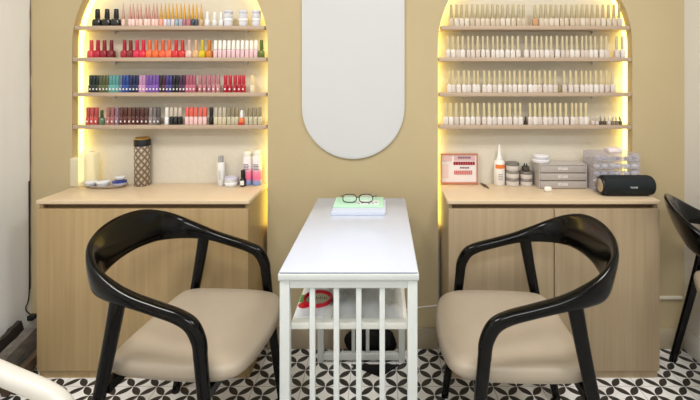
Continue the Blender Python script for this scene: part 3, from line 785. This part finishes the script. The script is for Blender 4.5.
# two tall pink spray cans
M_CAN = mat('pink_gradient_can', (230, 120, 150), .3)
nt = M_CAN.node_tree; b = nt.nodes['Principled BSDF']; tc = nt.nodes.new('ShaderNodeTexCoord'); sp = nt.nodes.new('ShaderNodeSeparateXYZ'); nt.links.new(tc.outputs['Object'], sp.inputs[0])
dv = nt.nodes.new('ShaderNodeMath'); dv.operation = 'DIVIDE'; nt.links.new(sp.outputs[2], dv.inputs[0]); dv.inputs[1].default_value = .15
cr = nt.nodes.new('ShaderNodeValToRGB'); nt.links.new(dv.outputs[0], cr.inputs[0]); e = cr.color_ramp.elements
e[0].position = 0; e[0].color = (*lin((120, 150, 200)), 1); e[1].position = .14; e[1].color = (*lin((150, 160, 206)), 1)
for p_, c_ in ((.22, (236, 110, 150)), (.45, (238, 140, 170)), (.6, (236, 226, 226)), (1, (238, 232, 226))): k = e.new(p_); k.color = (*lin(c_), 1)
nt.links.new(cr.outputs[0], b.inputs['Base Color'])
for i, (p, Y, yt) in enumerate(((247.6, 2.243, 151), (257.4, 2.236, 150))):
    c0 = Xat(p, Y); zt = ZY(yt, Y)
    t = thing('spray_can', (c0, Y, ZK), ['tall pink and white spray can behind the dark dropper bottle', 'tall pink and white spray can against the glowing niche edge'][i], 'spray can', 'pink spray cans')
    MB().lathe([(.022, ZK), (.0245, ZK+.002), (.0245, zt-.032), (.021, zt-.026)], (c0, Y, 0), 24).build('can', M_CAN, t)
    MB().lathe([(.0205, zt-.0255), (.0205, zt-.006), (.014, zt)], (c0, Y, 0), 24).build('cap', cm((232, 228, 214), .3), t)
    kk = MB(); [kk.box(c0-.014, c0+.014-.004*(q % 2), Y-.0258, Y-.0246, ZK+.082+q*.008, ZK+.085+q*.008) for q in range(4)]; kk.build('print', cm((96, 90, 110), .5), t)

# ------------------------------------------------------------------ on the right cabinet
# framed price card
Y = 2.25; x0, x1 = Xat(440.5, Y), Xat(477.5, Y); z1 = ZY(153.5, Y)
t = thing('framed_card', ((x0+x1)/2, Y, ZK), 'pink framed card with rows of red colour swatches standing on the two-door cabinet', 'framed card')
MFR = mat('rose_wood_frame', (190, 122, 92), .35)
m = MB(); m.box(x0, x1, Y-.008, Y+.006, z1-.006, z1, .001); m.box(x0, x1, Y-.014, Y+.008, ZK, ZK+.010, .001); m.box(x0, x0+.006, Y-.008, Y+.006, ZK+.0105, z1-.0065); m.box(x1-.006, x1, Y-.008, Y+.006, ZK+.0105, z1-.0065)
m.build('frame', MFR, t)
def FX(p): return Xat(p, Y-.004)
MB().box(x0+.0062, x1-.0062, Y-.003, Y+.002, ZK+.0102, z1-.0062).build('card', cm((234, 226, 224), .5), t)
def patch(name, a, b_, c, d, rgb): MB().box(FX(a), FX(b_), Y-.0045, Y-.0032, ZY(d, Y), ZY(c, Y)).build(name, cm(rgb, .5), t)
patch('photo', 441.5, 452, 154.8, 161, (222, 190, 186)); patch('photo', 442, 448.5, 164, 178, (228, 204, 202)); patch('photo', 454, 475, 154.8, 160.5, (212, 178, 180))
m = MB(); m2 = MB()
for i in range(9): m.box(FX(453.5+i*2.4), FX(455.6+i*2.4), Y-.0048, Y-.0032, ZY(164.8, Y), ZY(161.6, Y))
m.build('red_swatches', cm((150, 18, 44), .4), t)
for i in range(10): m2.box(FX(454+i*1.85), FX(455.5+i*1.85), Y-.0048, Y-.0032, ZY(174.4, Y), ZY(170.4, Y))
m2.build('pink_swatches', cm((206, 120, 116), .4), t)
m = MB(); [m.box(FX(460+i*1.6), FX(461.1+i*1.6), Y-.0048, Y-.0032, ZY(168.4, Y), ZY(166.8, Y)) for i in range(6)]; [m.box(FX(458+i*1.6), FX(459.2+i*1.6), Y-.0050, Y-.0046, ZY(158.5, Y), ZY(156.4, Y)) for i in range(8)]
m.build('lettering', cm((120, 90, 110), .5), t)
# tweezers
a, b_ = px(480.5, 180.5, 2.1), px(489.5, 187.5, 2.02); a.z = b_.z = ZK
t = thing('tweezers', (a.x, 2.05, ZK), 'dark metal tweezers lying on the worktop beside the framed card', 'tweezers')
a = Vector((Xat(481, 2.25), 2.25, ZK+.0035)); b_ = Vector((Xat(489, 2.15), 2.15, ZK+.0035))
for sg in (-1, 1): MB().tube(catmull([a+Vector((0, 0, 0)), (a+b_)/2+Vector((sg*.005, sg*.003, 0)), b_+Vector((sg*.001, 0, 0))], 5), [.0032, .0036, .0038, .004, .0042, .004, .0036, .003, .0025, .002, .0012], 6).build('arm', cm((110, 100, 90), .3, metal=.8), t)
# white squeeze bottle, orange label
Y = 2.236; c0 = Xat(499.3, Y); zt = ZY(144.5, Y)
t = thing('squeeze_bottle', (c0, Y, ZK), 'white squeeze bottle with orange label and pointed nozzle', 'bottle')
MB().lathe([(.026, ZK), (.0285, ZK+.003), (.0285, ZK+.108), (.024, ZK+.124), (.013, ZK+.132)], (c0, Y, 0), 24).build('bottle', cm((238, 234, 228), .3), t)
MB().lathe([(.014, ZK+.1325), (.014, ZK+.140), (.009, ZK+.150), (.005, zt)], (c0, Y, 0), 20).build('nozzle', cm((240, 238, 236), .25), t)
m = MB(); R = []
for k in range(13):
    a = -PI/2+(-.95+1.9*k/12); R.append([(c0+r*math.cos(a), Y+r*math.sin(a), z_) for r, z_ in ((.0288, ZK+.088), (.0294, ZK+.088), (.0294, ZK+.108), (.0288, ZK+.108))])
m.rings(R).build('label', cm((226, 124, 56), .5), t)
m = MB(); [m.box(c0-.012, c0+.010, Y-.0296, Y-.0288, ZK+.030+i*.009, ZK+.033+i*.009) for i in range(4)]; m.build('print', cm((150, 146, 146), .6), t)
# stacks of small jars
for sx, n, Yj, r, wd, names in ((512.3, 3, 2.23, .035, 'taller jar stack beside the squeeze bottle', ['bottom', 'middle', 'top']), (526, 2, 2.23, .033, 'shorter jar stack beside the grey drawers', ['bottom', 'top'])):
    c0 = Xat(sx, Yj); hh = .039 if n == 3 else .036
    for k in range(n):
        z_ = ZK+k*(hh+.0005)
        t = thing('clear_jar', (c0, Yj, z_), '%s clear grey-lidded jar of the %s' % (names[k], wd), 'jar', 'stacked clear jars')
        MB().lathe([(r*.93, z_), (r*.97, z_+.002), (r*.97, z_+hh*.62)], (c0, Yj, 0), 26).build('jar', mat('cloudy_jar', (214, 206, 200), .2), t)
        MB().lathe([(r, z_+hh*.63), (r, z_+hh*.94), (r*.94, z_+hh)], (c0, Yj, 0), 26).build('lid', cm((120, 114, 108) if k == n-1 else (136, 130, 124), .3, metal=.3), t)
c0 = Xat(525.5, 2.23); z_ = ZK+2*.0365+.0005
t = thing('brush_pot', (c0, 2.23, z_), 'small dark pot of short brush heads standing on the shorter jar stack', 'pot')
MB().lathe([(.019, z_), (.020, z_+.001), (.020, z_+.022), (.017, z_+.0225), (.016, z_+.004)], (c0, 2.23, 0), 20).build('pot', cm((86, 78, 70), .3), t)
for k in range(4): MB().lathe([(.0035, z_+.006), (.004, z_+.03), (.0015, z_+.036+.004*(k % 2))], (c0+.008*math.cos(k*PI/2+.4), 2.23+.008*math.sin(k*PI/2+.4), 0), 8).build('brush', cm((60, 60, 56), .5), t)

def text(s, x, y, z, size, rgb, parent, name='lettering', rough=.5):
    cu = bpy.data.curves.new('t', 'FONT'); cu.body = s; cu.size = size; cu.align_x = 'CENTER'; cu.align_y = 'CENTER'; cu.extrude = .0003; cu.offset = size*.02
    o = bpy.data.objects.new('t', cu); COL.objects.link(o)
    bpy.context.view_layer.update()
    me = bpy.data.meshes.new_from_object(o); bpy.data.objects.remove(o)
    q = bpy.data.objects.new(name, me); COL.objects.link(q); me.materials.clear(); me.materials.append(cm(rgb, rough))
    q.parent = parent; q.location = Vector((x, y, z))-wl(parent); q.rotation_euler = (PI/2, 0, 0)
    return q
# grey three-drawer organiser
Y0, Y1 = 2.155, 2.262; x0, x1 = Xat(539.5, Y0), Xat(587, Y0); zt = ZY(164.5, Y0)
t = thing('drawer_organiser', ((x0+x1)/2, Y0, ZK), 'low grey acrylic organiser with three drawers and white lettering', 'organiser')
M_GA = mat('smoky_acrylic', (178, 168, 160), .15, alpha=.72)
m = MB(); th = .003
m.box(x0, x0+th, Y0, Y1, ZK, zt).box(x1-th, x1, Y0, Y1, ZK, zt).box(x0+th, x1-th, Y1-th, Y1, ZK, zt).box(x0+th, x1-th, Y0, Y1-th, zt-th, zt)
hs = (zt-th-ZK)/3
for k in range(3): m.box(x0+th, x1-th, Y0+.004, Y1-th, ZK+k*hs, ZK+k*hs+.002)
m.build('case', mat('smoky_acrylic_case', (205, 197, 190), .15, alpha=.85), t)
for k in range(3):
    z_ = ZK+k*hs+.003
    d = MB().box(x0+.0045, x1-.0045, Y0-.002, Y0+.001, z_, z_+hs-.005, .0008).box(x0+.006, x1-.006, Y0+.0012, Y1-.006, z_, z_+.002).box(x0+.006, x0+.008, Y0+.0012, Y1-.006, z_+.002, z_+hs-.008).box(x1-.008, x1-.006, Y0+.0012, Y1-.006, z_+.002, z_+hs-.008).box(x0+.008, x1-.008, Y1-.008, Y1-.006, z_+.002, z_+hs-.008).build('drawer', M_GREY, t)
    text('ETUDE', (x0+x1)/2-.002, Y0-.0024, z_+hs/2-.002, .0155, (240, 238, 236), d)
# white round compact on top + small box back
c0 = Xat(541, 2.21); z_ = zt+.0005
for k, (r, hh, wd) in enumerate(((.044, .020, 'lower'), (.040, .020, 'upper'))):
    t = thing('powder_case', (c0+.002*k, 2.215, z_+k*.0205), '%s round white powder case stacked on the low grey organiser' % wd, 'powder case', 'white cases on the grey organiser')
    MB().lathe([(r*.94, z_+k*.0205), (r, z_+k*.0205+.003), (r, z_+k*.0205+hh*.55)], (c0+.002*k, 2.215, 0), 28).build('base', cm((224, 222, 226), .25), t)
    MB().lathe([(r*1.01, z_+k*.0205+hh*.57), (r*.99, z_+k*.0205+hh*.85), (r*.7, z_+k*.0205+hh)], (c0+.002*k, 2.215, 0), 28).build('lid', cm((236, 234, 238), .2), t)
# small white eraser block
Y = 2.10; c0 = Xat(548, Y)
R = []
for i in range(9):
    b = -PI/2+PI*i/8; R.append([(c0+.019*max(math.cos(b), .05)**.4*math.copysign(abs(math.cos(a))**.6, math.cos(a)), Y+.011*max(math.cos(b), .05)**.4*math.sin(a), ZK+.0125+.0125*math.sin(b)) for a in [2*PI*k/20 for k in range(20)]])
tag(MB().rings(R).build('sponge', cm((240, 236, 228), .7), None, (c0, Y, ZK)), 'small rounded white sponge on the worktop in front of grey drawers', 'sponge')
# clear organiser with puffs
Y0, Y1 = 2.098, 2.225; x0, x1 = Xat(594.8, Y0), Xat(640.2, Y0); zt = ZY(154, Y0)
t = thing('acrylic_organiser', ((x0+x1)/2, Y0, ZK), 'tall clear acrylic organiser with crammed drawers behind the black speaker', 'organiser')
m = MB(); m.box(x0, x0+th, Y0, Y1, ZK, zt).box(x1-th, x1, Y0, Y1, ZK, zt).box(x0+th, x1-th, Y1-th, Y1, ZK, zt).box(x0+th, x1-th, Y0, Y1-th, zt-th, zt)
hs = (zt-th-ZK)/5
for k in range(5): m.box(x0+th, x1-th, Y0+.004, Y1-th, ZK+k*hs, ZK+k*hs+.002)
m.build('case', mat('clear_acrylic_case', (222, 216, 224), .1, alpha=.34), t)
rnd = random.Random(4)
for k in range(5):
    for h2 in (0, 1):
        xa = x0+.004+h2*(x1-x0-.008)/2; xb = xa+(x1-x0-.008)/2-.002
        z_ = ZK+k*hs+.003
        d = MB().box(xa, xb, Y0-.001, Y0+.001, z_, z_+hs-.005).box(xa, xb, Y0+.0012, Y1-.006, z_, z_+.0015).build('drawer', mat('drawer_acrylic', (216, 212, 222), .1, alpha=.3), t)
        m = MB()
        for q in range(3):
            cx_ = xa+.012+q*(xb-xa-.024)/2; L = rnd.uniform(.013, .017); cy_ = Y0+.013+rnd.uniform(0, .006)
            m.lathe([(.003, -L), (.009, -L*.7), (.011, 0), (.008, L*.7), (.002, L)], (cx_, cy_, z_+.0018+.0095), 10, 'X', ex=(1, .8))
        m.build('contents', cm(rnd.choice([(226, 222, 226), (236, 232, 236), (150, 146, 160), (120, 108, 108), (190, 192, 214), (96, 88, 90)]), .4), d)
c0 = Xat(613.5, 2.15)
tag(MB().box(c0-.034, c0+.034, 2.125, 2.18, zt+.0005, zt+.022, .003).build('small_box', cm((236, 224, 222), .5), None, (c0, 2.2, zt)), 'small pinkish white box lying on top of the clear organiser', 'box')
# black bluetooth speaker
Y = 2.04; x0, x1 = Xat(600, Y), Xat(651.5, Y); z0, z1 = ZK, ZK+.094; r = (z1-z0)/2; zc = (z0+z1)/2
t = thing('speaker', ((x0+x1)/2, Y, ZK), 'black cylindrical portable speaker lying at the front of the worktop', 'speaker')
MB().lathe([(r*.86, x0+.008), (r*.97, x0+.010), (r, x0+.02), (r, x1-.02), (r*.93, x1-.006), (r*.8, x1)], (0, Y, zc), 36, 'X').build('grille', mat('speaker_cloth', (14, 24, 28), .75, bump=(600, .5)), t)
MB().lathe([(r*.45, x0-.001), (r*.80, x0), (r*.84, x0+.0075)], (0, Y, zc), 36, 'X').build('end_ring', M_BLACKP, t)
MB().lathe([(r*.60, x0-.004), (r*.66, x0-.0015)], (0, Y, zc), 30, 'X').build('passive_radiator', cm((196, 186, 160), .25, metal=.7), t)
text('TRONE', (x0+x1)/2+.012, Y-r-.0006, zc, .0105, (214, 218, 218), t)

# ------------------------------------------------------------------ lamps
def lamp(x, y, sx, sy, power, color, lab):
    t = thing('ceiling_light', (x, y, ZC-.03), lab, 'ceiling light', 'ceiling light panels')
    MB().box(x-sx/2-.02, x+sx/2+.02, y-sy/2-.02, y+sy/2+.02, ZC-.03, ZC-.001, .004).build('housing', M_ROOM, t)
    L = bpy.data.lights.new('panel_light', 'AREA'); L.shape = 'RECTANGLE'; L.size = sx; L.size_y = sy; L.energy = power; L.color = color
    o = bpy.data.objects.new('panel_light', L); COL.objects.link(o); o.location = (x, y, ZC-.035)
    return o
lamp(-1.0, .75, .5, .5, 27, (1, .97, .93), 'square ceiling light panel above the cream armchair')
lamp(.95, .75, .5, .5, 27, (1, .97, .93), 'square ceiling light panel above the two-door cabinet side')
lamp(0, -.9, 1.0, .6, 46, (.94, .97, 1), 'wide ceiling light panel behind the photographer')
wd = bpy.data.worlds.new('world'); SC.world = wd; wd.use_nodes = True
wd.node_tree.nodes['Background'].inputs[0].default_value = (.9, .93, 1, 1); wd.node_tree.nodes['Background'].inputs[1].default_value = .3

# ------------------------------------------------------------------ camera
cd = bpy.data.cameras.new('camera'); cam = bpy.data.objects.new('camera', cd); COL.objects.link(cam)
cam.location = (0, 0, H); cam.rotation_euler = (PI/2, 0, 0)
cd.sensor_width = 36; cd.lens = F/700*36; cd.shift_x = -(CX-350)/700; cd.shift_y = -(200-CY)/700; cd.clip_start = .02
SC.camera = cam
SC.view_settings.view_transform = 'Standard'; SC.view_settings.look = 'None'; SC.view_settings.exposure = 0.0; SC.view_settings.gamma = 1
